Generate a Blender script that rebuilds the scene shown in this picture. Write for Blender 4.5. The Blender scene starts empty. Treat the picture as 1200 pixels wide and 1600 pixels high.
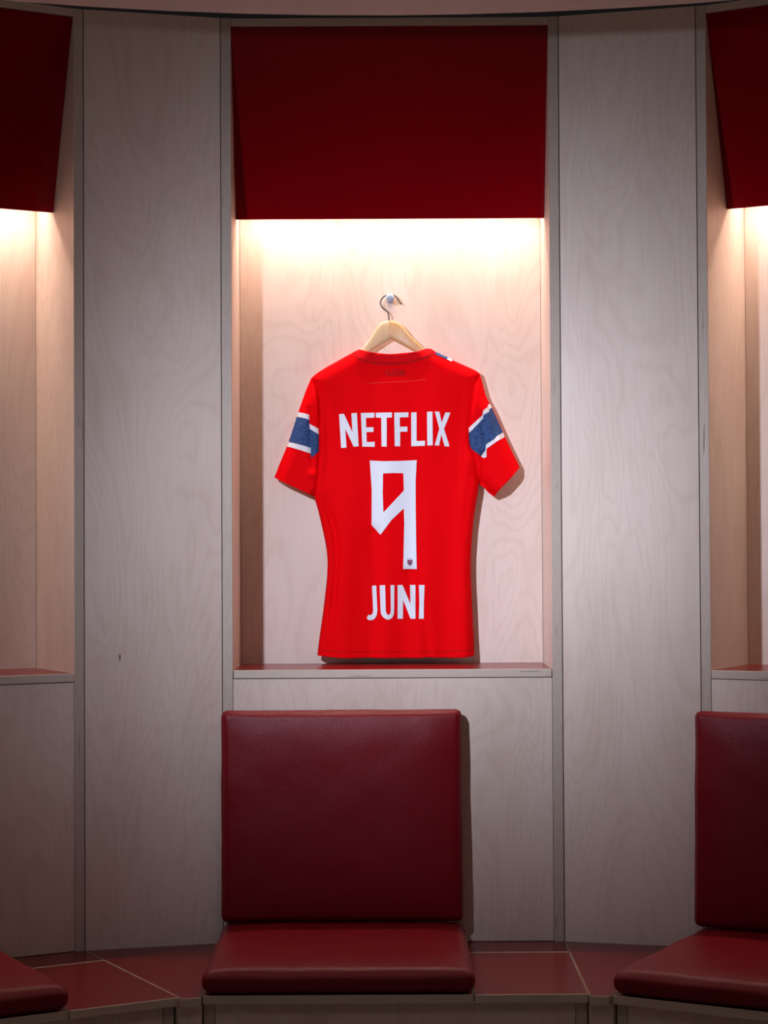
import bpy, bmesh, math, random
from mathutils import Vector, Matrix, noise
random.seed(7)
sc = bpy.context.scene
col = sc.collection

# ------------------------------------------------------------------ camera
F_PX, PITCH, ROLL = 3083.9, 0.02113, 0.00522
CAM = Vector((-0.0183, -4.6556, 1.3619))
cam_d = bpy.data.cameras.new('camera')
cam = bpy.data.objects.new('camera', cam_d); col.objects.link(cam)
cam_d.sensor_fit = 'VERTICAL'; cam_d.sensor_height = 36.0
cam_d.lens = F_PX * 36.0 / 1600.0
cam_d.clip_start = 0.05; cam_d.clip_end = 50
cam.matrix_world = (Matrix.Translation(CAM) @ Matrix.Rotation(math.pi / 2 + PITCH, 4, 'X')
                    @ Matrix.Rotation(-ROLL, 4, 'Z'))
sc.camera = cam

# ------------------------------------------------------------------ world, lights, exposure
w = bpy.data.worlds.new('world'); sc.world = w; w.use_nodes = True
w.node_tree.nodes['Background'].inputs[0].default_value = (1.0, 0.80, 0.72, 1)
w.node_tree.nodes['Background'].inputs[1].default_value = 0.095
vs = sc.view_settings
vs.view_transform = 'Standard'; vs.look = 'None'; vs.gamma = 1.0; vs.use_curve_mapping = False
vs.exposure = 0.0

KEY_POWER, KEY_RGB = 360, (0.75, 0.82, 1.0)
def spot(name, loc, aim, size_deg, power, rgb, radius, blend=1.0):
    d = bpy.data.lights.new(name, 'SPOT'); o = bpy.data.objects.new(name, d); col.objects.link(o)
    d.energy = power; d.color = rgb; d.shadow_soft_size = radius
    d.spot_size = math.radians(size_deg); d.spot_blend = blend
    o.location = loc
    o.rotation_euler = (Vector(aim) - Vector(loc)).to_track_quat('-Z', 'Y').to_euler()
    return o
KEY = spot('ceiling_spotlight', (-0.86, -2.25, 2.2), (0.196, 0.0, 1.40), 100, KEY_POWER, KEY_RGB, 0.035, 0.3)
def beam_profile(o, w_side, w_up, w_down):
    """Lens profile of the spotlight: a soft bell, cut shorter on its lower side (degrees)."""
    d = o.data; d.use_nodes = True; nt = d.node_tree
    em = nt.nodes['Emission']
    tc = nt.nodes.new('ShaderNodeTexCoord'); sp = nt.nodes.new('ShaderNodeSeparateXYZ')
    nt.links.new(tc.outputs['Normal'], sp.inputs[0])
    def m(op, a, b=None):
        n = nt.nodes.new('ShaderNodeMath'); n.operation = op
        for k, v in enumerate((a, b)):
            if v is None: continue
            if isinstance(v, (int, float)): n.inputs[k].default_value = v
            else: nt.links.new(v, n.inputs[k])
        return n.outputs[0]
    z = m('ABSOLUTE', sp.outputs[2])
    ax = m('DIVIDE', m('ARCTAN2', sp.outputs[0], z), math.radians(w_side))
    ay = m('ARCTAN2', m('MULTIPLY', sp.outputs[1], BEAM_SIGN), z)
    up = m('DIVIDE', m('MAXIMUM', ay, 0.0), math.radians(w_up)); dn = m('DIVIDE', m('MINIMUM', ay, 0.0), math.radians(w_down))
    r2 = m('ADD', m('MULTIPLY', ax, ax), m('ADD', m('MULTIPLY', up, up), m('MULTIPLY', dn, dn)))
    nt.links.new(m('EXPONENT', m('MULTIPLY', r2, -1.0)), em.inputs['Strength'])
BEAM_SIGN = 1.0
beam_profile(KEY, 16.6, 16.3, 10.9)
KEY.rotation_euler = (KEY.rotation_euler.to_matrix() @ Matrix.Rotation(math.radians(31), 3, 'Z')).to_euler()

def disk_fill(name, loc, power, rgb, size):
    d = bpy.data.lights.new(name, 'AREA'); o = bpy.data.objects.new(name, d); col.objects.link(o)
    d.shape = 'DISK'; d.size = size; d.energy = power; d.color = rgb; o.location = loc
    return o
disk_fill('overhead_fill', (0.2, -2.1, 2.47), 2.5, (1.0, 0.86, 0.80), 0.6)  # unseen overhead fill, added to brighten seat and bench tops
LED_POWER, LED_RGB = 2.0, (1.0, 0.80, 0.67)

# ------------------------------------------------------------------ constants of the place (metres)
B = 0.80            # outer width of one locker
FIN = 0.0236        # plywood side board
ANG = 0.2517        # turn from locker to panel, and panel to locker
WP = 0.3242         # width of the plain panel between lockers
H = 2.6336          # locker top
ZB = 0.45           # bench top
DB = 0.5515         # bench depth
ZS = 1.0895         # shelf top
ND = 0.268          # niche depth
SLAB = 0.0195

# ------------------------------------------------------------------ node helpers / materials
def new_mat(name):
    m = bpy.data.materials.new(name); m.use_nodes = True
    nt = m.node_tree; nt.nodes.clear()
    out = nt.nodes.new('ShaderNodeOutputMaterial'); b = nt.nodes.new('ShaderNodeBsdfPrincipled')
    nt.links.new(b.outputs[0], out.inputs[0])
    return m, nt, b
def N(nt, kind, **kw):
    n = nt.nodes.new(kind)
    for k, v in kw.items(): setattr(n, k, v)
    return n
def val(nt, sock, v):
    if hasattr(v, 'links') or isinstance(v, bpy.types.NodeSocket): nt.links.new(v, sock)
    else: sock.default_value = v
def mth(nt, op, a, b=None, c=None, clamp=False):
    n = N(nt, 'ShaderNodeMath', operation=op); n.use_clamp = clamp
    val(nt, n.inputs[0], a)
    if b is not None: val(nt, n.inputs[1], b)
    if c is not None: val(nt, n.inputs[2], c)
    return n.outputs[0]
def mixc(nt, f, a, b, mode='MIX'):
    n = N(nt, 'ShaderNodeMix', data_type='RGBA', blend_type=mode)
    val(nt, n.inputs[0], f); val(nt, n.inputs[6], a); val(nt, n.inputs[7], b)
    return n.outputs[2]
def noise_tex(nt, vec, scale, detail=2, rough=0.5, dist=0.0):
    n = N(nt, 'ShaderNodeTexNoise'); nt.links.new(vec, n.inputs['Vector'])
    n.inputs['Scale'].default_value = scale; n.inputs['Detail'].default_value = detail
    n.inputs['Roughness'].default_value = rough; n.inputs['Distortion'].default_value = dist
    return n.outputs[0]
def obj_coords(nt):
    tc = N(nt, 'ShaderNodeTexCoord'); oi = N(nt, 'ShaderNodeObjectInfo')
    s = N(nt, 'ShaderNodeSeparateXYZ'); nt.links.new(tc.outputs['Object'], s.inputs[0])
    return s.outputs[0], s.outputs[1], s.outputs[2], oi.outputs['Random']
def comb(nt, x, y, z):
    c = N(nt, 'ShaderNodeCombineXYZ')
    val(nt, c.inputs[0], x); val(nt, c.inputs[1], y); val(nt, c.inputs[2], z)
    return c.outputs[0]
def bump(nt, b, h, strength, dist):
    n = N(nt, 'ShaderNodeBump'); n.inputs['Strength'].default_value = strength
    n.inputs['Distance'].default_value = dist
    nt.links.new(h, n.inputs['Height']); nt.links.new(n.outputs[0], b.inputs['Normal'])

def birch(name, base=(0.755, 0.60, 0.515), dark=(0.47, 0.30, 0.22), amount=0.66):
    m, nt, b = new_mat(name)
    x, y, z, r = obj_coords(nt)
    u = mth(nt, 'ADD', x, y); off = mth(nt, 'MULTIPLY', r, 37.0)
    # flowing cathedral figure: iso-lines of a stretched noise
    v1 = comb(nt, mth(nt, 'MULTIPLY', u, 4.6), off, mth(nt, 'MULTIPLY', z, 1.25))
    n1 = noise_tex(nt, v1, 1.0, 3, 0.40, 0.9)
    rings = mth(nt, 'SINE', mth(nt, 'MULTIPLY', n1, 125.0))
    rings = mth(nt, 'POWER', mth(nt, 'MULTIPLY_ADD', rings, 0.5, 0.5), 3.2)
    # broad cloudy tone
    v2 = comb(nt, mth(nt, 'MULTIPLY', u, 4.0), off, mth(nt, 'MULTIPLY', z, 1.6))
    n2 = noise_tex(nt, v2, 1.3, 2)
    # fine vertical fibre
    v3 = comb(nt, mth(nt, 'MULTIPLY', u, 420.0), off, mth(nt, 'MULTIPLY', z, 9.0))
    n3 = noise_tex(nt, v3, 1.0, 2)
    f = mth(nt, 'MULTIPLY', rings, 0.19 * amount)
    f = mth(nt, 'ADD', f, mth(nt, 'MULTIPLY', mth(nt, 'SUBTRACT', n2, 0.38), 1.15 * amount))
    f = mth(nt, 'ADD', f, mth(nt, 'MULTIPLY', mth(nt, 'SUBTRACT', n3, 0.5), 0.55 * amount), clamp=True)
    c = mixc(nt, f, (*base, 1), (*dark, 1))
    # a few small pin knots, stretched along the grain
    vo = N(nt, 'ShaderNodeTexVoronoi'); vo.feature = 'F1'
    nt.links.new(comb(nt, mth(nt, 'MULTIPLY', u, 9.0), off, mth(nt, 'MULTIPLY', z, 2.6)), vo.inputs['Vector'])
    vo.inputs['Scale'].default_value = 1.0
    k = mth(nt, 'LESS_THAN', vo.outputs['Distance'], 0.022)
    c = mixc(nt, mth(nt, 'MULTIPLY', k, 0.8), c, (0.10, 0.055, 0.035, 1))
    nt.links.new(c, b.inputs['Base Color'])
    b.inputs['Roughness'].default_value = 0.46
    b.inputs['Specular IOR Level'].default_value = 0.35
    bump(nt, b, n3, 0.08, 0.001)
    return m

def ply_edge(name, axis, light=(0.63, 0.515, 0.435), dark=(0.39, 0.295, 0.235)):
    m, nt, b = new_mat(name)
    x, y, z, r = obj_coords(nt)
    t = {'x': x, 'y': y, 'z': z}[axis]
    a, c2 = {'x': (y, z), 'y': (x, z), 'z': (x, y)}[axis]
    long_c = z if axis != 'z' else mth(nt, 'ADD', x, y)
    wob = noise_tex(nt, comb(nt, mth(nt, 'MULTIPLY', long_c, 6.0), mth(nt, 'MULTIPLY', r, 20.0), 0.0), 1.0, 1)
    ph = mth(nt, 'MULTIPLY_ADD', t, 2 * math.pi / 0.0034, mth(nt, 'MULTIPLY', wob, 1.2))
    s = mth(nt, 'MULTIPLY_ADD', mth(nt, 'SINE', ph), 0.5, 0.5)
    fib = noise_tex(nt, comb(nt, mth(nt, 'MULTIPLY', t, 900.0), mth(nt, 'MULTIPLY', long_c, 26.0), r), 1.0, 2)
    f = mth(nt, 'ADD', mth(nt, 'MULTIPLY', s, 0.75), mth(nt, 'MULTIPLY', mth(nt, 'SUBTRACT', fib, 0.45), 1.2), clamp=True)
    c = mixc(nt, f, (*light, 1), (*dark, 1))
    v4 = comb(nt, mth(nt, 'MULTIPLY', t, 260.0), mth(nt, 'MULTIPLY', long_c, 7.0), mth(nt, 'MULTIPLY', r, 11.0))
    voids = mth(nt, 'GREATER_THAN', noise_tex(nt, v4, 1.0, 1), 0.745)
    c = mixc(nt, mth(nt, 'MULTIPLY', voids, 0.75), c, (0.07, 0.045, 0.03, 1))
    nt.links.new(c, b.inputs['Base Color'])
    b.inputs['Roughness'].default_value = 0.6
    return m

def plain(name, rgb, rough=0.5, spec=0.5, metal=0.0, var=0.06, scale=8.0, coat=0.0, coat_rough=0.1):
    m, nt, b = new_mat(name)
    tc = N(nt, 'ShaderNodeTexCoord')
    n = noise_tex(nt, tc.outputs['Object'], scale, 3)
    lo = tuple(c * (1 - var) for c in rgb); hi = tuple(min(1, c * (1 + var)) for c in rgb)
    nt.links.new(mixc(nt, n, (*lo, 1), (*hi, 1)), b.inputs['Base Color'])
    b.inputs['Roughness'].default_value = rough; b.inputs['Specular IOR Level'].default_value = spec
    b.inputs['Metallic'].default_value = metal
    b.inputs['Coat Weight'].default_value = coat; b.inputs['Coat Roughness'].default_value = coat_rough
    return m

def leather():
    m, nt, b = new_mat('burgundy_leather')
    tc = N(nt, 'ShaderNodeTexCoord'); v = tc.outputs['Object']
    n = noise_tex(nt, v, 6, 3)
    nt.links.new(mixc(nt, n, (0.170, 0.002, 0.007, 1), (0.205, 0.003, 0.010, 1)), b.inputs['Base Color'])
    vo = N(nt, 'ShaderNodeTexVoronoi'); vo.feature = 'DISTANCE_TO_EDGE'; nt.links.new(v, vo.inputs['Vector'])
    vo.inputs['Scale'].default_value = 420
    grain = mth(nt, 'MINIMUM', vo.outputs['Distance'], 0.25)
    wr = noise_tex(nt, v, 38, 4, 0.6, 0.6)
    hgt = mth(nt, 'ADD', mth(nt, 'MULTIPLY', grain, 1.2), mth(nt, 'MULTIPLY', wr, 0.9))
    bump(nt, b, hgt, 0.38, 0.0013)
    b.inputs['Roughness'].default_value = 0.38; b.inputs['Specular IOR Level'].default_value = 0.30
    return m

def fabric(name, rgb, rough=0.75, rib=2600.0, pattern=None, sheen=0.0, spec=0.03):
    m, nt, b = new_mat(name)
    x, y, z, r = obj_coords(nt)
    rb = mth(nt, 'SINE', mth(nt, 'MULTIPLY', x, rib))
    dash = noise_tex(nt, comb(nt, mth(nt, 'MULTIPLY', x, 300.0), 0.0, mth(nt, 'MULTIPLY', z, 60.0)), 1.0, 2)
    c = mixc(nt, mth(nt, 'MULTIPLY', dash, 0.5), (*rgb, 1), tuple(q * 0.80 for q in rgb) + (1,))
    if pattern:
        tc = N(nt, 'ShaderNodeTexCoord')
        wv = noise_tex(nt, tc.outputs['Object'], 52, 1, 0.5, 2.6)
        ln = mth(nt, 'MULTIPLY_ADD', mth(nt, 'SINE', mth(nt, 'MULTIPLY', wv, 46.0)), 0.5, 0.5)
        c = mixc(nt, mth(nt, 'MULTIPLY', mth(nt, 'POWER', ln, 3.0), 0.65), c, (*pattern, 1))
    nt.links.new(c, b.inputs['Base Color'])
    b.inputs['Roughness'].default_value = rough; b.inputs['Specular IOR Level'].default_value = spec
    b.inputs['Sheen Weight'].default_value = sheen
    bump(nt, b, mth(nt, 'ADD', rb, dash), 0.10, 0.0006)
    return m

def emitter(name, rgb, strength):
    m, nt, b = new_mat(name)
    b.inputs['Base Color'].default_value = (0.8, 0.8, 0.78, 1)
    b.inputs['Emission Color'].default_value = (*rgb, 1); b.inputs['Emission Strength'].default_value = strength
    return m

M = {}
M['birch'] = birch('birch_plywood')
M['ex'] = ply_edge('plywood_edge_upright', 'x')
M['ey'] = ply_edge('plywood_edge_panel', 'y')
M['ez'] = ply_edge('plywood_edge_board', 'z', (0.70, 0.58, 0.49), (0.48, 0.37, 0.30))
M['valance'] = plain('dark_red_lacquer', (0.27, 0.0006, 0.005), 0.13, 0.16, var=0.04)
M['laminate'] = plain('red_laminate', (0.165, 0.005, 0.005), 0.27, 0.42, var=0.05)
M['leather'] = leather()
M['jersey'] = fabric('red_jersey_knit', (0.86, 0.0012, 0.004))
M['collar'] = fabric('red_collar_rib', (0.70, 0.004, 0.008), rib=4200)
M['navy'] = fabric('navy_band_knit', (0.026, 0.048, 0.145), pattern=(0.10, 0.20, 0.42), rough=0.6)
M['white_fab'] = fabric('white_trim', (0.80, 0.78, 0.80), rough=0.7, sheen=0)
M['print'] = plain('white_print', (0.76, 0.76, 0.82), 0.5, 0.35, var=0.02, scale=300)
M['shadow_print'] = plain('dark_red_print', (0.33, 0.001, 0.004), 0.7, 0.2, var=0.1, scale=200)
M['stitch'] = plain('pale_stitching', (0.85, 0.10, 0.07), 0.7, 0.2)
M['crest_a'] = plain('crest_rose', (0.42, 0.12, 0.20), 0.6, 0.2)
M['crest_b'] = plain('crest_maroon', (0.12, 0.012, 0.03), 0.6, 0.2)
M['crest_c'] = plain('crest_navy', (0.03, 0.03, 0.12), 0.6, 0.2)
M['hang_wood'] = birch('varnished_hanger_wood', (0.84, 0.58, 0.34), (0.66, 0.40, 0.19), 0.5)
M['hang_wood2'] = birch('varnished_hanger_wood_amber', (0.76, 0.44, 0.20), (0.52, 0.23, 0.06), 0.8)
for k in ('hang_wood', 'hang_wood2'):
    M[k].node_tree.nodes['Principled BSDF'].inputs['Roughness'].default_value = 0.28
M['steel'] = plain('dark_steel', (0.12, 0.10, 0.09), 0.35, 0.5, metal=1.0)
M['peg'] = plain('pale_grey_enamel', (0.52, 0.60, 0.70), 0.55, 0.3)
M['alu'] = plain('aluminium', (0.6, 0.6, 0.6), 0.4, 0.5, metal=1.0)
M['led'] = emitter('led_diffuser', LED_RGB, 50.0)
M['floor'] = plain('grey_floor', (0.30, 0.27, 0.25), 0.5, 0.4)
M['ceil'] = plain('grey_ceiling', (0.64, 0.57, 0.55), 0.8, 0.2)
M['dark'] = plain('charcoal_wall', (0.10, 0.11, 0.13), 0.8, 0.2)
M['roomwall'] = plain('warm_grey_wall', (0.24, 0.19, 0.17), 0.8, 0.2)

# ------------------------------------------------------------------ object helpers
def link(name, me, mats, parent=None):
    o = bpy.data.objects.new(name, me); col.objects.link(o)
    for m in (mats if isinstance(mats, (list, tuple)) else [mats]): me.materials.append(m)
    if parent is not None: o.parent = parent
    return o
def from_bm(name, bm, mats, parent=None, smooth=False):
    me = bpy.data.meshes.new(name); bm.normal_update(); bm.to_mesh(me); bm.free()
    if smooth:
        for p in me.polygons: p.use_smooth = True
    return link(name, me, mats, parent)
def thing(name, label, cat, loc=(0, 0, 0), rz=0.0, group=None):
    o = bpy.data.objects.new(name, None); col.objects.link(o)
    o.location = loc; o.rotation_euler = (0, 0, rz); o.empty_display_size = 0.1
    tag(o, label, cat, group); return o
def tag(o, label=None, cat=None, group=None, kind=None):
    if label: o['label'] = label
    if cat: o['category'] = cat
    if group: o['group'] = group
    if kind: o['kind'] = kind
    return o

def board(name, parent, x0, x1, y0, y1, z0, z1, thick, face, edge, top=None, bev=0.0009):
    """A plywood board; 'thick' is the axis across its plies."""
    bm = bmesh.new()
    bmesh.ops.create_cube(bm, size=1.0)
    for v in bm.verts:
        v.co = Vector(((x0 + x1) / 2 + v.co.x * (x1 - x0), (y0 + y1) / 2 + v.co.y * (y1 - y0),
                       (z0 + z1) / 2 + v.co.z * (z1 - z0)))
    bmesh.ops.bevel(bm, geom=bm.edges[:], offset=bev, segments=1, affect='EDGES')
    set_faces(bm, thick, top is not None)
    return from_bm(name, bm, [face, edge] + ([top] if top else []), parent)
def set_faces(bm, thick, has_top):
    ax = 'xyz'.index(thick); bm.normal_update()
    for f in bm.faces:
        n = f.normal
        f.material_index = 0 if abs(n[ax]) > 0.95 else 1
        if has_top and n.z > 0.95: f.material_index = 2
def prism(name, parent, poly, z0, z1, face, edge, top=None, bev=0.0009):
    bm = bmesh.new()
    lo = [bm.verts.new((p[0], p[1], z0)) for p in poly]; hi = [bm.verts.new((p[0], p[1], z1)) for p in poly]
    bm.faces.new(hi); bm.faces.new(lo[::-1]); n = len(poly)
    for i in range(n): bm.faces.new((lo[i], lo[(i + 1) % n], hi[(i + 1) % n], hi[i]))
    bmesh.ops.recalc_face_normals(bm, faces=bm.faces[:])
    if bev: bmesh.ops.bevel(bm, geom=bm.edges[:], offset=bev, segments=1, affect='EDGES')
    set_faces(bm, 'z', top is not None)
    return from_bm(name, bm, [face, edge] + ([top] if top else []), parent)

def cushion(name, parent, sx, sy, sz, rad, crown, mat, nseg=26):
    """Upholstered pad centred in x/y with its underside at z=0; rounded box with a swollen face."""
    bm = bmesh.new()
    hx, hy, hz = sx / 2, sy / 2, sz / 2
    def ax(h):   # denser samples near the rounded edges
        t = [i / nseg for i in range(nseg + 1)]
        base = [-h + 2 * h * q for q in t]
        extra = [s * (h - rad * k) for s in (-1, 1) for k in (0.12, 0.3, 0.5, 0.75, 1.0, 1.4)]
        return sorted(set(round(q, 5) for q in base + extra))
    X, Y, Z = ax(hx), ax(hy), sorted(set([-hz, -hz + rad * .3, -hz + rad * .65, -hz + rad, 0, hz - rad, hz - rad * .65, hz - rad * .3, hz]))
    cache = {}
    def vert(p):
        k = tuple(round(c, 5) for c in p)
        if k not in cache:
            q = Vector(p)
            c = Vector((max(-hx + rad, min(hx - rad, q.x)), max(-hy + rad, min(hy - rad, q.y)), max(-hz + rad, min(hz - rad, q.z))))
            d = q - c
            if d.length > 1e-9:
                n3 = d / rad
                s = Vector((n3.x * math.sqrt(max(0, 1 - n3.y**2 / 2 - n3.z**2 / 2 + n3.y**2 * n3.z**2 / 3)),
                            n3.y * math.sqrt(max(0, 1 - n3.z**2 / 2 - n3.x**2 / 2 + n3.z**2 * n3.x**2 / 3)),
                            n3.z * math.sqrt(max(0, 1 - n3.x**2 / 2 - n3.y**2 / 2 + n3.x**2 * n3.y**2 / 3))))
                q = c + s * rad
            u, v = min(1, abs(p[0]) / hx), min(1, abs(p[1]) / hy)
            t = (1 - u**7) * (1 - v**7)
            k2 = (p[2] + hz) / sz
            q.z += crown * t * k2
            ww = 0.0016 * noise.noise(Vector((p[0] * 14, p[1] * 14, p[2] * 14 + 3.1))) + 0.0008 * noise.noise(Vector((p[0] * 50, p[1] * 50, 9.0)))
            q.z += ww * k2; q.x += 0.0012 * noise.noise(Vector((p[1] * 16, p[2] * 30, 5.5))) ; q.y += 0.0012 * noise.noise(Vector((p[0] * 16, p[2] * 30, 1.5)))
            # side faces belly out a little
            q.x += math.copysign(0.003, p[0]) * (1 - (p[2] / hz)**2) * (abs(p[0]) > hx - 1e-6)
            q.y += math.copysign(0.003, p[1]) * (1 - (p[2] / hz)**2) * (abs(p[1]) > hy - 1e-6)
            q.z += hz
            cache[k] = bm.verts.new(q)
        return cache[k]
    def grid(A, Bq, f):
        for i in range(len(A) - 1):
            for j in range(len(Bq) - 1):
                vs4 = [vert(f(A[i], Bq[j])), vert(f(A[i + 1], Bq[j])), vert(f(A[i + 1], Bq[j + 1])), vert(f(A[i], Bq[j + 1]))]
                if len(set(vs4)) == 4: bm.faces.new(vs4)
    grid(X, Y, lambda a, b: (a, b, hz)); grid(X, Y, lambda a, b: (a, b, -hz))
    grid(X, Z, lambda a, b: (a, -hy, b)); grid(X, Z, lambda a, b: (a, hy, b))
    grid(Y, Z, lambda a, b: (-hx, a, b)); grid(Y, Z, lambda a, b: (hx, a, b))
    bmesh.ops.recalc_face_normals(bm, faces=bm.faces[:])
    return from_bm(name, bm, mat, parent, smooth=True)

def tube(bm, pts, rad, seg=10, closed_ends=True):
    rings = []
    n = len(pts)
    for i, p in enumerate(pts):
        d = (pts[min(i + 1, n - 1)] - pts[max(i - 1, 0)]).normalized()
        a = d.cross(Vector((0, 1, 0)))
        if a.length < 1e-3: a = d.cross(Vector((1, 0, 0)))
        a.normalize(); b2 = d.cross(a).normalized()
        r = rad[i] if isinstance(rad, (list, tuple)) else rad
        rings.append([bm.verts.new(p + (a * math.cos(2 * math.pi * k / seg) + b2 * math.sin(2 * math.pi * k / seg)) * r) for k in range(seg)])
    for i in range(n - 1):
        for k in range(seg):
            bm.faces.new((rings[i][k], rings[i][(k + 1) % seg], rings[i + 1][(k + 1) % seg], rings[i + 1][k]))
    if closed_ends: bm.faces.new(rings[0][::-1]); bm.faces.new(rings[-1])
def smooth_path(pts, k=6):
    out = []
    P = [pts[0]] + list(pts) + [pts[-1]]
    for i in range(1, len(P) - 2):
        p0, p1, p2, p3 = P[i - 1], P[i], P[i + 1], P[i + 2]
        for j in range(k):
            t = j / k
            out.append(0.5 * ((2 * p1) + (-p0 + p2) * t + (2 * p0 - 5 * p1 + 4 * p2 - p3) * t * t + (-p0 + 3 * p1 - 3 * p2 + p3) * t**3))
    out.append(pts[-1]); return out

# ------------------------------------------------------------------ frames of the five wall units
def unit_frame(side, unit):
    """centre of the unit's front face on the floor, and its turn about z"""
    if unit == 0: return Vector((0, 0, 0)), 0.0
    o = Vector((side * B / 2, 0, 0))
    d = Vector((side * math.cos(ANG), -math.sin(ANG), 0))
    if unit == 1: return o + d * (WP / 2), -side * ANG
    o = o + d * WP
    d2 = Vector((side * math.cos(2 * ANG), -math.sin(2 * ANG), 0))
    return o + d2 * (B / 2), -side * 2 * ANG

# ------------------------------------------------------------------ room shell
def shell(name, x0, x1, y0, y1, z0, z1, mat):
    bm = bmesh.new(); bmesh.ops.create_cube(bm, size=1.0)
    for v in bm.verts:
        v.co = Vector(((x0 + x1) / 2 + v.co.x * (x1 - x0), (y0 + y1) / 2 + v.co.y * (y1 - y0), (z0 + z1) / 2 + v.co.z * (z1 - z0)))
    return tag(from_bm(name, bm, mat), kind='structure')
RX, RY0, RY1 = 3.0, -6.4, 0.95
shell('floor', -RX, RX, RY0, RY1, -0.1, 0.0, M['floor'])
shell('wall_back', -RX, RX, RY1, RY1 + 0.1, 0.0, 3.2, M['dark'])
shell('wall_left', -RX - 0.1, -RX, RY0, RY1, 0.0, 3.2, M['roomwall'])
shell('wall_right', RX, RX + 0.1, RY0, RY1, 0.0, 3.2, M['roomwall'])
# ceiling with a rounded inner edge that follows the curve of the lockers
ZC, RC = 2.50, 2.55
yc = -0.505 - RC
pts = [(-RX, RY0), (RX, RY0)]
for i in range(49):
    a = math.radians(84) - math.radians(168) * i / 48
    pts.append((RC * math.sin(a) , yc + RC * math.cos(a)))
tag(prism('ceiling', None, pts, ZC, ZC + 0.06, M['ceil'], M['ceil'], bev=0), kind='structure')

# ------------------------------------------------------------------ lockers
VB = 0.139   # how far the valance leans back at its lower edge
def locker(side, unit, label):
    c, rz = unit_frame(side, unit)
    L = thing('locker', label, 'locker', (c.x, c.y, 0), rz, 'birch plywood lockers')
    h = B / 2; xi = h - FIN
    for s in (-1, 1):
        board('side_panel', L, min(s * xi, s * h), max(s * xi, s * h), 0.0, ND + 0.016, 0.004, H, 'x', M['birch'], M['ex'])
    board('header_board', L, -xi + .0004, xi - .0004, 0.0, ND, H - 0.0195, H - 0.0008, 'z', M['birch'], M['ez'])
    board('back_panel', L, -xi + .0004, xi - .0004, ND, ND + 0.015, 0.004, H - 0.0008, 'y', M['birch'], M['ey'])
    board('lower_panel', L, -xi + .0006, xi - .0006, 0.0006, 0.0166, ZB + 0.0005, ZS - SLAB - 0.0012, 'y', M['birch'], M['ey'])
    sh = board('shelf', L, -xi + .0022, xi - .0022, -0.003, ND - .0005, ZS - SLAB, ZS, 'z', M['birch'], M['ez'], M['laminate'])
    tag(sh, 'plywood shelf board with glossy red top')
    # leaning lacquered valance, a board with its own thickness
    zt, zb = H - 0.0205, 2.1775
    bm = bmesh.new(); t = 0.012
    prof = [(0.004, zt), (VB, zb), (VB + t * .95, zb + t * .3), (0.004 + t, zt)]
    vsA = [bm.verts.new((-xi + .0006, y, z)) for y, z in prof]; vsB = [bm.verts.new((xi - .0006, y, z)) for y, z in prof]
    bm.faces.new(vsA); bm.faces.new(vsB[::-1])
    for i in range(4): bm.faces.new((vsA[i], vsB[i], vsB[(i + 1) % 4], vsA[(i + 1) % 4]))
    bmesh.ops.recalc_face_normals(bm, faces=bm.faces[:])
    bmesh.ops.bevel(bm, geom=bm.edges[:], offset=0.0008, segments=1, affect='EDGES')
    tag(from_bm('valance', bm, M['valance'], L), 'dark red lacquered slanting panel')
    # led light bar tucked behind the valance
    zl, yl = zb + 0.074, VB + 0.074
    hs = board('light_bar', L, -xi + .002, xi - .002, yl - .012, yl + .012, zl + .004, zl + .016, 'z', M['alu'], M['alu'])
    tag(hs, 'slim aluminium light bar')
    board('diffuser', hs, -xi + .003, xi - .003, yl - .006, yl + .006, zl, zl + .004, 'z', M['led'], M['led'], bev=0.0005)
    ld = bpy.data.lights.new('led_strip', 'AREA'); lo = bpy.data.objects.new('led_strip', ld); col.objects.link(lo)
    ld.shape = 'RECTANGLE'; ld.size = 2 * xi - .008; ld.size_y = 0.010; ld.energy = LED_POWER; ld.color = LED_RGB; ld.spread = math.radians(95)
    lo.parent = hs; lo.location = (0, yl, zl - .001)
    for s in (-.28, 0, .28):   # hangers holding the bar to the valance
        board('bracket', hs, s - .008, s + .008, yl - .012 - .04, yl + .004, zl + .016, zl + .019, 'z', M['alu'], M['alu'], bev=.0003)
    return L
lock_c = locker(-1, 0, 'birch plywood locker niche behind the red jersey')
lock_l = locker(-1, 2, 'empty lit plywood locker at the left edge of the picture')
lock_r = locker(1, 2, 'empty lit plywood locker at the right edge of the picture')

# plain panels between the lockers
for s, lab in ((-1, 'tall plain birch panel to the left of the jersey locker'), (1, 'tall plain birch panel to the right of the jersey locker')):
    c, rz = unit_frame(s, 1)
    P = thing('wall_panel', lab, 'panel', (c.x, c.y, 0), rz, 'plain panels between lockers')
    g = 0.0013
    board('panel_board', P, -WP / 2 + g, WP / 2 - g, 0.0, 0.018, ZB - .02, H + 0.001, 'y', M['birch'], M['ey'])
    for q in (-.09, .09): board('batten', P, q - .02, q + .02, 0.018, 0.05, 0.0, H - .05, 'y', M['birch'], M['ey'])

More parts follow.
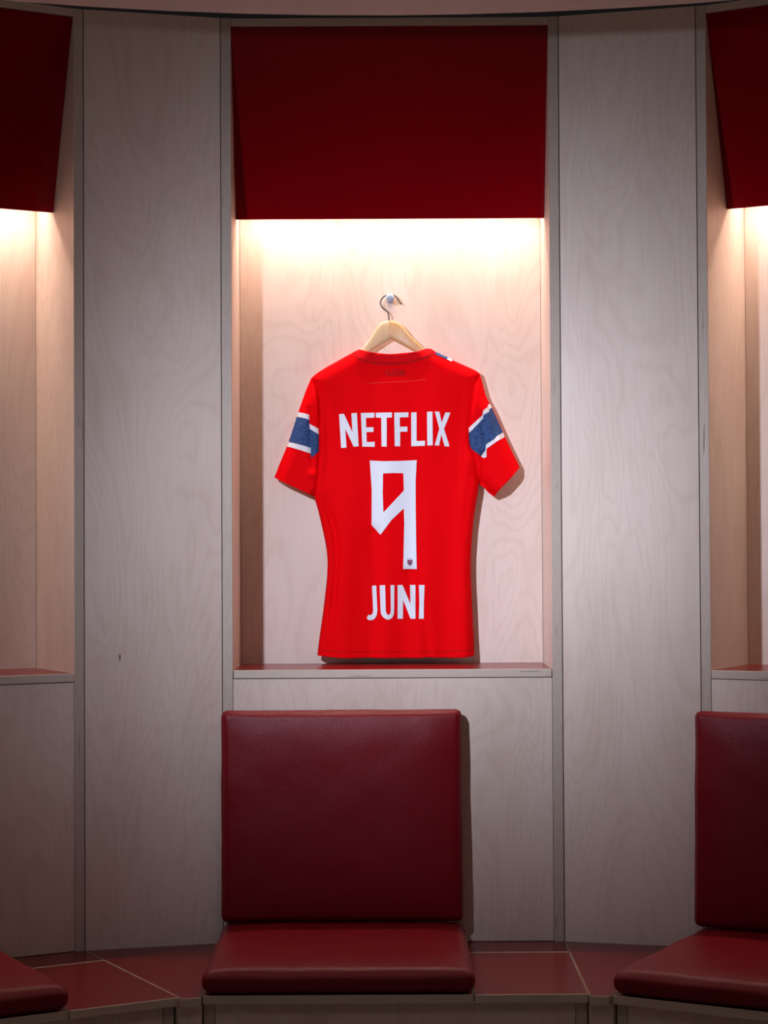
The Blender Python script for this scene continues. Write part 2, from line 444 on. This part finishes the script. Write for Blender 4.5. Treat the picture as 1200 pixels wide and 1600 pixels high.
# ------------------------------------------------------------------ benches
SX0, SX1 = -B / 2, 0.163        # the cushion and its board start at the left end of each bench
VS = 0.123
def bench(side, unit, label):
    c, rz = unit_frame(side, unit)
    R = thing('bench', label, 'bench', (c.x, c.y, 0), rz, 'curved plywood bench segments')
    h = B / 2; e = 0.0012
    board('back_strip', R, -h + e, h - e, -VS, -0.0006, ZB - SLAB, ZB, 'z', M['birch'], M['ez'], M['laminate'], bev=0.0012)
    board('seat_board', R, SX0 + e, SX1 - e, -DB, -VS - .002, ZB - SLAB, ZB - .0008, 'z', M['birch'], M['ez'], M['laminate'], bev=0.0012)
    board('bench_top', R, SX1 + e, h - e, -DB, -VS - .002, ZB - SLAB, ZB - .0008, 'z', M['birch'], M['ez'], M['laminate'], bev=0.0012)
    for s in (-1, 1):
        a, b = sorted((s * (h - e), s * (h - e - FIN)))
        board('end_panel', R, a, b, -DB + .019, -0.02, 0.0, ZB - SLAB - .0004, 'x', M['birch'], M['ex'])
    board('front_panel', R, -h + e + FIN + .0006, h - e - FIN - .0006, -DB + .0203, -DB + .0353, 0.06, ZB - SLAB - .0004, 'y', M['birch'], M['ey'])
    board('plinth', R, -h + e + FIN + .0006, h - e - FIN - .0006, -DB + .06, -DB + .075, 0.0, 0.06, 'y', M['dark'], M['dark'])
    return R
bench(-1, 0, 'bench segment under the jersey locker with red laminate top')
bench(-1, 2, 'bench segment with red laminate top, at the lower left corner')
bench(1, 2, 'bench segment with red laminate top, at the lower right corner')
for s, lab in ((-1, 'wedge shaped red topped bench corner left of the middle seat'), (1, 'wedge shaped red topped bench corner right of the middle seat')):
    c, rz = unit_frame(s, 1)
    R = thing('bench_wedge', lab, 'bench', (c.x, c.y, 0), rz, 'wedge bench corners')
    def wedge(d, g): return WP / 2 - d * math.tan(ANG) - g / math.cos(ANG)
    g = 0.0012; D1 = DB / math.cos(ANG) * math.cos(ANG)
    w0, w1 = wedge(0.0006, g), wedge(DB, g)
    prism('bench_top', R, [(-w0, -0.0006), (-w1, -DB), (w1, -DB), (w0, -0.0006)], ZB - SLAB, ZB, M['birch'], M['ez'], M['laminate'], bev=0.0009)
    wa, wb = wedge(DB - .0203, .001), wedge(DB - .0353, .001)
    prism('front_panel', R, [(-wb, -DB + .0353), (-wa, -DB + .0203), (wa, -DB + .0203), (wb, -DB + .0353)], 0.0, ZB - SLAB - .0004, M['birch'], M['birch'])

# ------------------------------------------------------------------ cushions
def seat(side, unit, lab_seat, lab_back):
    c, rz = unit_frame(side, unit)
    R = Matrix.Translation(Vector((c.x, c.y, 0))) @ Matrix.Rotation(rz, 4, 'Z')
    wdt = 0.562; xm = SX0 + wdt / 2 + .001
    y0, y1 = -DB - .004, -0.014
    o = cushion('seat_cushion', None, wdt, y1 - y0, 0.049, 0.019, 0.011, M['leather'])
    tag(o, lab_seat, 'cushion', 'burgundy leather seat cushions')
    o.matrix_world = R @ Matrix.Translation(Vector((xm, (y0 + y1) / 2, ZB + .0004)))
    hb = 0.484
    b = cushion('back_cushion', None, 0.556, hb, 0.042, 0.012, 0.013, M['leather'])
    tag(b, lab_back, 'cushion', 'burgundy leather back cushions')
    lean = math.radians(2.0)
    b.matrix_world = (R @ Matrix.Translation(Vector((xm - .002, -0.0195, ZB + 0.060 + hb / 2)))
                      @ Matrix.Rotation(math.pi / 2 - lean, 4, 'X') @ Matrix.Rotation(0.0, 4, 'Z'))
seat(-1, 0, 'burgundy leather seat cushion below the jersey', 'square burgundy leather back cushion below the jersey')
seat(-1, 2, 'dark burgundy leather seat cushion cut off at the lower left', 'square burgundy leather back cushion of the left hand locker')
seat(1, 2, 'burgundy leather seat cushion cut off at the lower right', 'burgundy leather back cushion cut off at the right edge')

# ------------------------------------------------------------------ points on an upright plane of the middle niche
CR, SR, CP, SP = math.cos(ROLL), math.sin(ROLL), math.cos(PITCH), math.sin(PITCH)
def at(px, py, y):
    """where a measured spot of the photograph lies on the upright plane at depth y"""
    u, v = px - 600.0, py - 800.0
    X, Y = CR * u - SR * v, SR * u + CR * v
    d = Vector((X / F_PX, CP + SP * Y / F_PX, SP - CP * Y / F_PX))
    t = (y - CAM.y) / d.y
    return CAM + d * t

# ------------------------------------------------------------------ coat peg (part of the middle locker)
YW = ND
pc = at(609.3, 465.5, YW - 0.040)
bm = bmesh.new()
prof = [(0.0000, -0.0108), (0.0050, -0.0106), (0.0085, -0.0098), (0.0101, -0.0078), (0.0105, -0.0050), (0.0098, -0.0015),
        (0.0082, 0.0012), (0.0058, 0.0028), (0.0048, 0.0060), (0.0046, 0.0240), (0.0058, 0.0340), (0.0085, 0.0385), (0.0090, 0.0400), (0.0, 0.0400)]
seg = 28; rings = []
for r, yy in prof:
    if r == 0: rings.append([bm.verts.new((pc.x, pc.y + yy, pc.z))])
    else: rings.append([bm.verts.new((pc.x + r * math.cos(2 * math.pi * k / seg), pc.y + yy, pc.z + r * math.sin(2 * math.pi * k / seg))) for k in range(seg)])
for a, b in zip(rings[:-1], rings[1:]):
    for k in range(seg):
        q = [a[k % len(a)], a[(k + 1) % seg % len(a)], b[(k + 1) % seg % len(b)], b[k % len(b)]]
        q = list(dict.fromkeys(q))
        bm.faces.new(q)
bmesh.ops.recalc_face_normals(bm, faces=bm.faces[:])
tag(from_bm('coat_peg', bm, M['peg'], lock_c, smooth=True), 'round pale grey coat peg')

# ------------------------------------------------------------------ hanger
YH = YW - 0.026    # plane of the hanger hook
hroot_p = at(608, 505, YH)
HANG = thing('clothes_hanger', 'varnished wooden clothes hanger with steel hook on the peg', 'hanger', hroot_p)
def hp(px, py, y=YH): return at(px, py, y) - hroot_p
bm = bmesh.new()
path = [(607.8, 506), (607.5, 500), (607.3, 492), (605.2, 487), (600.5, 483.5), (596.5, 479), (594.6, 474), (595.6, 468.5),
        (598.6, 464.6), (603, 461.6), (608.5, 460.0), (614, 460.8), (618.5, 463.2), (621.5, 467), (623.6, 471), (626.8, 474.6)]
tube(bm, smooth_path([hp(*p) for p in path], 5), 0.0019, 10)
e = hp(626.8, 474.6); bmesh.ops.create_icosphere(bm, subdivisions=2, radius=0.0024, matrix=Matrix.Translation(e))
tag(from_bm('hook', bm, M['steel'], HANG, smooth=True), 'thin bent steel hook')
def hanger_arm(s):
    # stations along the arm: (upper edge px, lower edge px, forward bend)
    if s < 0:
        st = [((608.2, 501.0), (609.6, 529.3), 0), ((600, 502.4), (603.5, 533), .0008), ((593, 506.5), (597, 537), .002), ((586, 516), (590, 541.2), .0035),
              ((578, 529.5), (580, 547.5), .005), ((568, 542.0), (570, 555), .0065), ((555, 553), (557, 566), .008), ((530, 568), (532, 580), .010), ((510, 581), (512, 591), .011), ((500, 588), (502, 596), .011)]
    else:
        st = [((608.6, 501.0), (610.0, 529.3), 0), ((617, 502.2), (616, 532.3), .0008), ((625, 506), (624, 536.6), .002), ((632.5, 513.5), (633, 541.2), .0035),
              ((641, 524.5), (642, 546), .005), ((653, 535.7), (654, 552.5), .0065), ((668, 549), (668, 562), .008), ((692, 561.5), (690, 574), .010), ((718, 575), (716, 586), .011), ((732, 583), (730, 592), .011)]
    up_ = smooth_path([Vector((a[0][0], a[0][1], a[2])) for a in st], 4); lo_ = smooth_path([Vector((a[1][0], a[1][1], a[2])) for a in st], 4)
    bm = bmesh.new(); rr = []
    for si, (a, b) in enumerate(zip(up_, lo_)):
        u, l, f = (a.x, a.y), (b.x, b.y), a.z
        th = 0.0062 - 0.0022 * min(1, si / 28)
        y = YH - f
        U, Lo = hp(*u, y), hp(*l, y)
        mid, ax = (U + Lo) / 2, (U - Lo)
        hh = ax.length / 2; ax.normalize(); ring = []
        for k in range(16):   # rounded rectangle section
            a = 2 * math.pi * (k + .5) / 16
            ca, sa = math.cos(a), math.sin(a)
            ca = math.copysign(abs(ca)**0.45, ca); sa = math.copysign(abs(sa)**0.45, sa)
            ring.append(bm.verts.new(mid + ax * (hh * ca) + Vector((0, 1, 0)) * (th * sa)))
        rr.append(ring)
    for a, b in zip(rr[:-1], rr[1:]):
        for k in range(16): bm.faces.new((a[k], a[(k + 1) % 16], b[(k + 1) % 16], b[k]))
    bm.faces.new(rr[0][::-1]); bm.faces.new(rr[-1])
    bmesh.ops.recalc_face_normals(bm, faces=bm.faces[:])
    return from_bm('hanger_arm', bm, M['hang_wood'] if s < 0 else M['hang_wood2'], HANG, smooth=True)
tag(hanger_arm(-1), 'pale wooden half of the hanger'); tag(hanger_arm(1), 'amber streaked wooden half of the hanger')

# ------------------------------------------------------------------ jersey
YJ = YW - 0.031     # plane through the side seams
jroot = at(615, 1026, YJ)
JER = thing('football_jersey', 'bright red football jersey hanging back to front, printed with white 9', 'jersey', jroot)
def jp(px, py):
    p = at(px, py, YJ); return Vector((p.x, p.z))
def seg_dist(p, a, b):
    ab = b - a; t = max(0, min(1, (p - a).dot(ab) / max(1e-12, ab.dot(ab)))); return (p - (a + ab * t)).length
def chain(pts, k=4):
    v = [Vector(p) for p in pts]; return smooth_path(v, k)
def to2(pts): return [jp(p[0], p[1]) for p in pts]

def gauss(d, s): return math.exp(-(d / s)**2)
SEGS = {}
def poly_dist(p, P):
    S = SEGS.get(id(P))
    if S is None:
        S = SEGS[id(P)] = [(a.x, a.y, b.x - a.x, b.y - a.y, 1.0 / max(1e-12, (b - a).length_squared)) for a, b in zip(P[:-1], P[1:])]
    px, py = p.x, p.y; best = 1e9
    for ax, ay, dx, dy, il in S:
        ux, uy = px - ax, py - ay
        t = (ux * dx + uy * dy) * il
        t = 0.0 if t < 0 else 1.0 if t > 1 else t
        ex, ey = ux - dx * t, uy - dy * t
        q = ex * ex + ey * ey
        if q < best: best = q
    return math.sqrt(best)
FOLD_L = to2(chain([(505, 770), (511, 793), (518, 812), (524, 838), (526.5, 868), (525, 900), (521, 945), (517, 985)]))
FOLD_R = to2(chain([(744, 716), (735, 745), (729, 790), (724, 840)]))
FOLD_M = to2(chain([(582, 835), (586, 880), (588, 930), (584, 990), (578, 1027)]))
FOLD_N = to2(chain([(640, 895), (650, 930), (664, 975), (668, 1027)]))
FOLD_S = to2(chain([(500, 600), (510, 650), (512, 710), (507, 770)]))
FOLD_T = to2(chain([(726, 590), (718, 650), (716, 720), (718, 790)]))
def window(z, P):
    a, b = P[0].y, P[-1].y; t = (z - a) / (b - a)
    if t <= 0 or t >= 1: return 0.0
    return min(1.0, math.sin(math.pi * t) * 1.7)
def body_folds(p):
    h = 0.0
    h -= 0.0135 * gauss(poly_dist(p, FOLD_L), 0.0080) * window(p.y, FOLD_L)
    h -= 0.004 * gauss(poly_dist(p, FOLD_R), 0.008) * window(p.y, FOLD_R)
    h -= 0.0070 * gauss(poly_dist(p, FOLD_M), 0.016)
    h -= 0.0075 * gauss(poly_dist(p, FOLD_N), 0.013)
    h -= 0.0050 * gauss(poly_dist(p, FOLD_S), 0.010) * window(p.y, FOLD_S)
    h -= 0.0045 * gauss(poly_dist(p, FOLD_T), 0.011) * window(p.y, FOLD_T)
    zt = (jroot.z + 0.75 - p.y) / 0.75
    h += 0.0055 * zt * math.sin((p.x - jroot.x) * 62 + 1.1 + 2.0 * zt) + 0.003 * noise.noise(Vector((p.x * 11, p.y * 4.5, 2.0)))
    return h
def rounded(d, R, T):
    t = min(1.0, d / R); return T * math.sqrt(max(0.0, 1 - (1 - t)**2))

def soft(d, R, T):
    t = min(1.0, d / R); return T * (1 - (1 - t)**2)
SH_L = [(486.5, 591), (495, 583.5), (510, 574), (530, 562.8), (548, 552.8), (561, 546.4)]
NECK = [(561, 546.4), (577, 551), (600, 554), (614, 554.4), (626.7, 553.2), (650.7, 550.5), (666, 545.2)]
SH_R = [(666, 545.2), (673, 545.6), (681, 550), (700, 558.7), (707, 562.7), (730, 573), (742, 578.5), (749, 583)]
SIDE_R = [(749, 583), (743, 606), (738, 640), (736.3, 672), (738.5, 698), (745, 714), (746, 735), (747.5, 760), (743, 790), (738, 830), (735.5, 881), (737.4, 940), (739.5, 985), (741.5, 1024)]
HEM = [(741.5, 1024), (725, 1026.5), (700, 1027), (668, 1026.4), (650, 1027.2), (600, 1027.4), (578, 1027), (545, 1027.6), (520, 1026.3), (496, 1023.8)]
SIDE_L = [(496, 1023.8), (499, 1000), (502.7, 973), (506.5, 945), (510, 914), (511.7, 890), (511.8, 874), (509, 850), (504, 826), (498, 800), (491.5, 775), (491, 755), (493, 730), (497, 704), (495.5, 672), (497, 645), (494, 612), (486.5, 591)]
c_shl, c_neck, c_shr, c_sr, c_hem, c_sl = [to2(chain(q, 3)) for q in (SH_L, NECK, SH_R, SIDE_R, HEM, SIDE_L)]
def back_h(p):
    d = min(poly_dist(p, c_sl), poly_dist(p, c_sr)); ds = min(poly_dist(p, c_shl), poly_dist(p, c_shr))
    t = min(1.0, ds / 0.30); t = t * t * (3 - 2 * t)
    h = rounded(min(d, ds), 0.030, 0.021) + 0.008 * t * rounded(d, 0.055, 1.0)
    return h + body_folds(p) * min(1, d / 0.02) * min(1, 0.15 + ds / 0.05)
def front_h(p):
    d = min(poly_dist(p, c_sl), poly_dist(p, c_sr)); ds = min(poly_dist(p, c_shl), poly_dist(p, c_shr))
    h = rounded(d, 0.05, 0.011) + 0.006 * math.sin((p.x - jroot.x) * 58 + .6) * min(1, d / .03) * max(0, min(1, (jroot.z + .5 - p.y) / .4))
    return -h * min(1, ds / 0.02)

SL_OUT = [(486.5, 591), (480, 606), (475.5, 618), (466.3, 644.3), (450, 693.5), (438, 723), (429, 746)]
SL_HEM = [(429, 746), (434, 749), (462, 762.5), (491.5, 776)]
SL_IN = [(491.5, 776), (500, 765), (503, 745), (503, 715), (504, 672), (503, 630), (497, 604), (486.5, 591)]
SR_OUT = [(749, 583), (753, 597), (757.5, 613), (759.5, 620), (765, 631), (769, 637.5), (786, 676), (797, 700), (812, 730.5)]
SR_HEM = [(812, 730.5), (797, 748), (778.5, 767), (772.5, 776)]
SR_LOW = [(772.5, 776), (764, 770), (754.6, 760)]
SR_IN = [(754.6, 760), (748.5, 756), (744, 742), (740, 720), (731, 700), (729, 672), (731, 640), (737, 605), (749, 583)]
l_out, l_hem, l_in = [to2(chain(q, 3)) for q in (SL_OUT, SL_HEM, SL_IN)]
r_out, r_hem, r_low, r_in = [to2(chain(q, 3)) for q in (SR_OUT, SR_HEM, SR_LOW, SR_IN)]
LF = to2([(484, 640), (484.5, 664), (486.5, 706), (488, 720)])
RF1 = to2([(753.5, 648), (754, 668), (757, 690), (758.5, 712)])
RF4 = to2([(752, 714), (755, 730), (753, 745), (751, 758)])
RF2 = to2([(763.5, 640), (768, 655), (772, 668), (774, 682)])
RF3 = to2([(742, 655), (744, 690), (748, 708)])
def sleeve_l_h(p):
    do = poly_dist(p, l_out); di = poly_dist(p, l_in)
    h = soft(do, 0.032, 0.024) * min(1, .25 + di / 0.02)
    h -= 0.006 * gauss(poly_dist(p, LF), 0.006)
    q = jp(488, 742); h += 0.007 * gauss((p - q).length, 0.012)
    return h * min(1, do / 0.01) + 0.002 * noise.noise(Vector((p.x * 25, p.y * 16, 7))) * min(1, do / .02)
def sleeve_r_h(p):
    do = min(poly_dist(p, r_out), poly_dist(p, r_low)); di = poly_dist(p, r_in)
    h = soft(do, 0.032, 0.026) * min(1, .3 + di / 0.02)
    h -= 0.006 * gauss(poly_dist(p, RF1), 0.006) + 0.004 * gauss(poly_dist(p, RF2), 0.0055) + .003 * gauss(poly_dist(p, RF3), .006) + .014 * gauss(poly_dist(p, RF4), .008)
    return h * min(1, do / 0.01) + 0.002 * noise.noise(Vector((p.x * 25, p.y * 16, 1))) * min(1, do / .02)
def sleeve_back_l(p): return -rounded(poly_dist(p, l_out), 0.04, 0.010)
def sleeve_back_r(p): return -rounded(min(poly_dist(p, r_out), poly_dist(p, r_low)), 0.04, 0.010)

def conform(name, parent, loops, hfun, mat, step=0.007, off=0.0, thickness=0.0007, edge_down=0.0):
    """Cut a shape out of cloth: fill its outline(s), dice it and lay it on the garment's surface."""
    bm = bmesh.new()
    for lp in loops:
        q = []
        for p in lp:
            if not q or (p - q[-1]).length > 1e-5: q.append(p)
        if (q[0] - q[-1]).length < 1e-5: q.pop()
        vs = [bm.verts.new((p.x, 0, p.y)) for p in q]
        for i in range(len(vs)): bm.edges.new((vs[i], vs[(i + 1) % len(vs)]))
    bmesh.ops.triangle_fill(bm, use_beauty=True, use_dissolve=False, edges=bm.edges[:])
    xs = [v.co.x for v in bm.verts]; zs = [v.co.z for v in bm.verts]
    for lo, hi, no in ((min(xs), max(xs), Vector((1, 0, 0))), (min(zs), max(zs), Vector((0, 0, 1)))):
        n = int((hi - lo) / step)
        for i in range(1, n + 1):
            bmesh.ops.bisect_plane(bm, geom=bm.verts[:] + bm.edges[:] + bm.faces[:], dist=1e-6, plane_co=no * (lo + (hi - lo) * i / (n + 1)), plane_no=no)
    bmesh.ops.remove_doubles(bm, verts=bm.verts[:], dist=2e-5)
    bmesh.ops.triangulate(bm, faces=[f for f in bm.faces if len(f.verts) > 4])
    for v in bm.verts:
        p = Vector((v.co.x, v.co.z))
        v.co = Vector((p.x, YJ - hfun(p) - off, p.y)) - jroot
    bm.normal_update()
    if sum(f.normal.y * f.calc_area() for f in bm.faces) > 0: bmesh.ops.reverse_faces(bm, faces=bm.faces[:])
    if thickness:
        g = bmesh.ops.solidify(bm, geom=bm.faces[:], thickness=thickness)
    return from_bm(name, bm, mat, parent, smooth=True)

outline = c_shl + c_neck[1:] + c_shr[1:] + c_sr[1:] + c_hem[1:] + c_sl[1:]
back = conform('back_body', JER, [outline], back_h, M['jersey'], 0.0048)
NECK_F = [(561, 546.4), (566, 562), (580, 580), (600, 590), (616, 591), (634, 588), (652, 576), (662, 560), (666, 545.2)]
c_nf = to2(chain(NECK_F, 3))
tag(conform('front_body', JER, [c_shl + c_nf[1:] + c_shr[1:] + c_sr[1:] + c_hem[1:] + c_sl[1:]], front_h, M['jersey'], 0.011), 'front of the jersey, facing the wall')
COL_B = [(679, 552.2), (666.7, 558.9), (640, 566.9), (613, 569.8), (586.7, 568.6), (565, 563.5), (549, 552.6)]
c_cb = to2(chain(COL_B, 3))
i0 = [i for i, q in enumerate(c_shl) if (q - jp(549, 552.6)).length < .004][0]
c_collar = [jp(549, 552.6)] + [q for q in c_shl if q.x > jp(550, 552).x] + c_neck[1:] + [q for q in c_shr[1:] if q.x < jp(678, 548).x] + c_cb
def neck_h(p):
    return max(back_h(p), 0.006) + 0.0012
tag(conform('collar', JER, [c_collar], neck_h, M['collar'], 0.006, thickness=0.0018), 'ribbed round collar band')

sl = conform('sleeve', JER, [l_out + l_hem[1:] + l_in[1:]], sleeve_l_h, M['jersey'], 0.004)
conform('sleeve_lining', sl, [l_out + l_hem[1:] + l_in[1:]], sleeve_back_l, M['jersey'], 0.012)
sr = conform('sleeve', JER, [r_out + r_hem[1:] + r_low[1:] + r_in[1:]], sleeve_r_h, M['jersey'], 0.004)
conform('sleeve_lining', sr, [r_out + r_hem[1:] + r_low[1:] + r_in[1:]], sleeve_back_r, M['jersey'], 0.012)

def zoomed(pts, ox, oy, s): return [(ox + p[0] / s, oy + p[1] / s) for p in pts]
def ov(name, parent, loops, hf, mat, off=0.0013, step=0.0045, th=0.0, label=None):
    o = conform(name, parent, [to2(l) for l in loops], hf, mat, step, off, th)
    if label: o['label'] = label
    return o
G = lambda pts: zoomed(pts, 425, 580, 7.62)
Hh = lambda pts: zoomed(pts, 725, 570, 7.27)
ov('navy_band', sl, [G([(296, 541), (446, 583), (447, 688), (455, 694), (560, 760), (560, 960), (480, 1032), (465, 1022), (465, 920), (199, 843)])], sleeve_l_h, M['navy'], label='patterned navy band')
ov('white_stripe', sl, [G([(316, 487), (445, 525), (447, 583), (297, 541)])], sleeve_l_h, M['white_fab'], label='white stripe')
ov('white_stripe', sl, [G([(450, 632), (560, 695), (560, 760), (453, 692)])], sleeve_l_h, M['white_fab'], 0.0014, label='white stripe')
ov('white_stripe', sl, [G([(198, 842), (466, 918), (466, 985), (180, 896)])], sleeve_l_h, M['white_fab'], 0.0014, label='white stripe')
ov('navy_band', sr, [Hh([(85, 750), (210, 620), (215, 575), (280, 540), (283, 510), (317, 489), (442, 768), (370, 814), (340, 850), (245, 912), (240, 972), (188, 1042), (90, 970), (50, 900), (50, 780)])], sleeve_r_h, M['navy'], label='patterned navy band')
ov('white_stripe', sr, [Hh([(50, 722), (80, 695), (205, 580), (210, 530), (270, 480), (270, 460), (296, 441), (316, 487), (283, 510), (280, 540), (215, 575), (210, 620), (85, 750), (50, 780)])], sleeve_r_h, M['white_fab'], label='white stripe')
ov('white_stripe', sr, [Hh([(442, 768), (462, 821), (370, 875), (250, 960), (250, 1050), (225, 1064), (188, 1042), (240, 975), (240, 912), (340, 850), (370, 813)])], sleeve_r_h, M['white_fab'], label='white stripe')
def tape_h(p): return max(back_h(p), 0.001)
ov('shoulder_tape', JER, [[(679, 553.8), (682, 550.4), (700.3, 559), (698, 562.3)]], tape_h, M['navy'], 0.0022, label='navy tape on the right shoulder')
ov('shoulder_tape', JER, [[(698, 562.3), (700.3, 559), (707.2, 562.8), (704.8, 565.4)]], tape_h, M['white_fab'], 0.0022, label='white end of the shoulder tape')

# printing: each letter is its own piece, laid on the cloth
A = lambda pts: zoomed(pts, 525, 635, 12.632)
Bz = lambda pts: zoomed(pts, 612, 635, 12.245)
Cz = lambda pts: zoomed(pts, 565, 905, 10.909)
Dz = lambda pts: zoomed(pts, 565, 715, 8.649)
PR = M['print']
letters = [
 A([(65, 168), (162, 162), (328, 525), (308, 150), (415, 143), (450, 800), (352, 808), (188, 455), (212, 825), (105, 833)]),
 A([(493, 145), (760, 137), (760, 235), (595, 240), (595, 425), (740, 425), (740, 518), (603, 520), (608, 715), (765, 712), (765, 808), (522, 805)]),
 A([(785, 140), (1105, 135), (1103, 235), (1000, 238), (1000, 805), (900, 805), (893, 238), (788, 235)]),
 Bz([(48, 135), (318, 128), (318, 220), (153, 225), (157, 405), (298, 400), (298, 497), (160, 500), (160, 775), (58, 775)]),
 Bz([(370, 130), (472, 128), (472, 675), (632, 670), (630, 765), (372, 775)]),
 Bz([(672, 118), (775, 115), (780, 758), (675, 760)]),
 Bz([(818, 115), (908, 118), (950, 325), (1020, 130), (1118, 135), (995, 440), (1100, 775), (1005, 775), (945, 550), (900, 765), (818, 755), (905, 440)]),
 Cz([(178, 110), (250, 105), (270, 535), (258, 610), (225, 665), (185, 690), (145, 695), (110, 685), (88, 655), (120, 597), (140, 608), (170, 600), (192, 570), (198, 530)]),
 Cz([(308, 100), (400, 97), (412, 520), (420, 565), (440, 595), (460, 600), (480, 592), (493, 560), (497, 520), (492, 97), (558, 97), (553, 540), (545, 600), (520, 650), (480, 678), (440, 682), (390, 660), (350, 620), (328, 570), (322, 500)]),
 Cz([(612, 97), (695, 95), (830, 420), (822, 95), (915, 95), (915, 668), (830, 668), (705, 345), (703, 668), (612, 668)]),
 Cz([(972, 95), (1067, 95), (1058, 380), (1055, 668), (972, 668), (982, 400)]),
]
for i, l in enumerate(letters): ov('letter', JER, [l], back_h, PR, label='white printed letter')
nine = ov('number', JER, [Dz([(112, 47), (300, 57), (520, 53), (742, 42), (728, 300), (728, 700), (735, 1200), (742, 1505), (560, 1505), (568, 1200), (575, 900), (568, 690), (400, 850), (255, 1045), (135, 912), (138, 450)]),
                   Dz([(290, 222), (420, 215), (562, 218), (570, 450), (450, 580), (295, 745), (285, 480)])], back_h, PR, label='large white angular number 9')
E_ = lambda pts: zoomed(pts, 625, 862, 37.5)
cr = ov('crest', nine, [E_([(418, 470), (720, 470), (720, 650), (672, 742), (575, 822), (488, 765), (422, 682)])], back_h, M['crest_a'], 0.0018, label='tiny shield crest')
for q in ([(440, 490), (530, 490), (545, 570), (450, 590)], [(615, 490), (702, 490), (702, 580), (625, 570)], [(448, 648), (530, 660), (540, 765), (490, 745)], [(640, 650), (705, 640), (690, 710), (620, 770)]):
    ov('crest_field', cr, [E_(q)], back_h, M['crest_b'], 0.0022)
ov('crest_field', cr, [E_([(545, 590), (600, 580), (605, 800), (575, 825), (560, 700)])], back_h, M['crest_c'], 0.0022)
ov('crest_crown', cr, [E_([(535, 375), (600, 375), (600, 412), (535, 412)])], back_h, M['crest_c'], 0.0018)
for q in ([(425, 400), (490, 415), (480, 440), (425, 435)], [(650, 420), (725, 400), (725, 432), (655, 440)]): ov('crest_crown', cr, [E_(q)], back_h, M['crest_a'], 0.0018)

# woven tag showing through the cloth, reversed, and the stitched seam below it
Fz = lambda pts: zoomed(pts, 565, 565, 10.909)
def stroke(pts, wd):
    P = [Vector(p) for p in pts]; L_, R_ = [], []
    for i, p in enumerate(P):
        d = (P[min(i + 1, len(P) - 1)] - P[max(0, i - 1)]).normalized(); n = Vector((-d.y, d.x)) * wd / 2
        L_.append(tuple(p + n)); R_.append(tuple(p - n))
    return L_ + R_[::-1]
strokes = {
 'n': [[(722, 150), (722, 265)], [(684, 150), (684, 265)], [(722, 155), (684, 255)]],
 'o': [[(636, 170), (636, 245)], [(664, 170), (664, 245)], [(636, 170), (650, 152), (664, 170)], [(636, 245), (650, 263), (664, 245)]],
 'r': [[(600, 150), (600, 265)], [(600, 153), (562, 160)], [(562, 158), (562, 200)], [(562, 200), (600, 210)], [(592, 208), (556, 265)]],
 'g': [[(532, 165), (532, 250)], [(532, 165), (495, 152)], [(532, 250), (495, 262)], [(497, 262), (497, 215)], [(497, 215), (515, 212)]],
 'e': [[(460, 150), (460, 265)], [(460, 180), (410, 152)], [(460, 210), (412, 185)], [(460, 238), (412, 212)], [(460, 265), (415, 240)]],
}
for k, ss in strokes.items():
    for s_ in ss: ov('tag_letter_stroke', back, [Fz(stroke(s_, 10))], back_h, M['shadow_print'], 0.0021, 0.004, 0.0)
for dx, dy in ((382, 175), (382, 205), (382, 235), (748, 180), (748, 222)):
    ov('tag_letter_stroke', back, [Fz([(dx - 6, dy - 6), (dx + 6, dy - 6), (dx + 6, dy + 6), (dx - 6, dy + 6)])], back_h, M['shadow_print'], 0.0021, 0.004, 0.0)
for i in range(34):
    t = i / 33; x = 140 + 950 * t; y = 378 - 40 * t - 20 * t * t + 6 * math.sin(t * 3.1)
    ov('stitch', back, [Fz([(x - 8, y - 3), (x + 8, y - 4), (x + 8, y + 3), (x - 8, y + 4)])], back_h, M['stitch'], 0.0013, 0.004, 0.0)
# hem and cuff stitch lines
def line_on(name, parent, pts, hf, wd, mat, off=0.0011):
    ov(name, parent, [stroke(pts, wd)], hf, mat, off, 0.004, 0.0)
line_on('hem_seam', back, [(498, 1014.5), (520, 1016.6), (560, 1017.6), (600, 1017.4), (650, 1017.2), (700, 1017), (740, 1014.2)], back_h, 0.7, M['shadow_print'])
line_on('collar_seam', back, [(549, 553.6), (565, 564.6), (586.7, 569.8), (613, 571), (640, 568.2), (666.7, 560), (680, 553.2)], back_h, 1.1, M['shadow_print'], 0.0012)
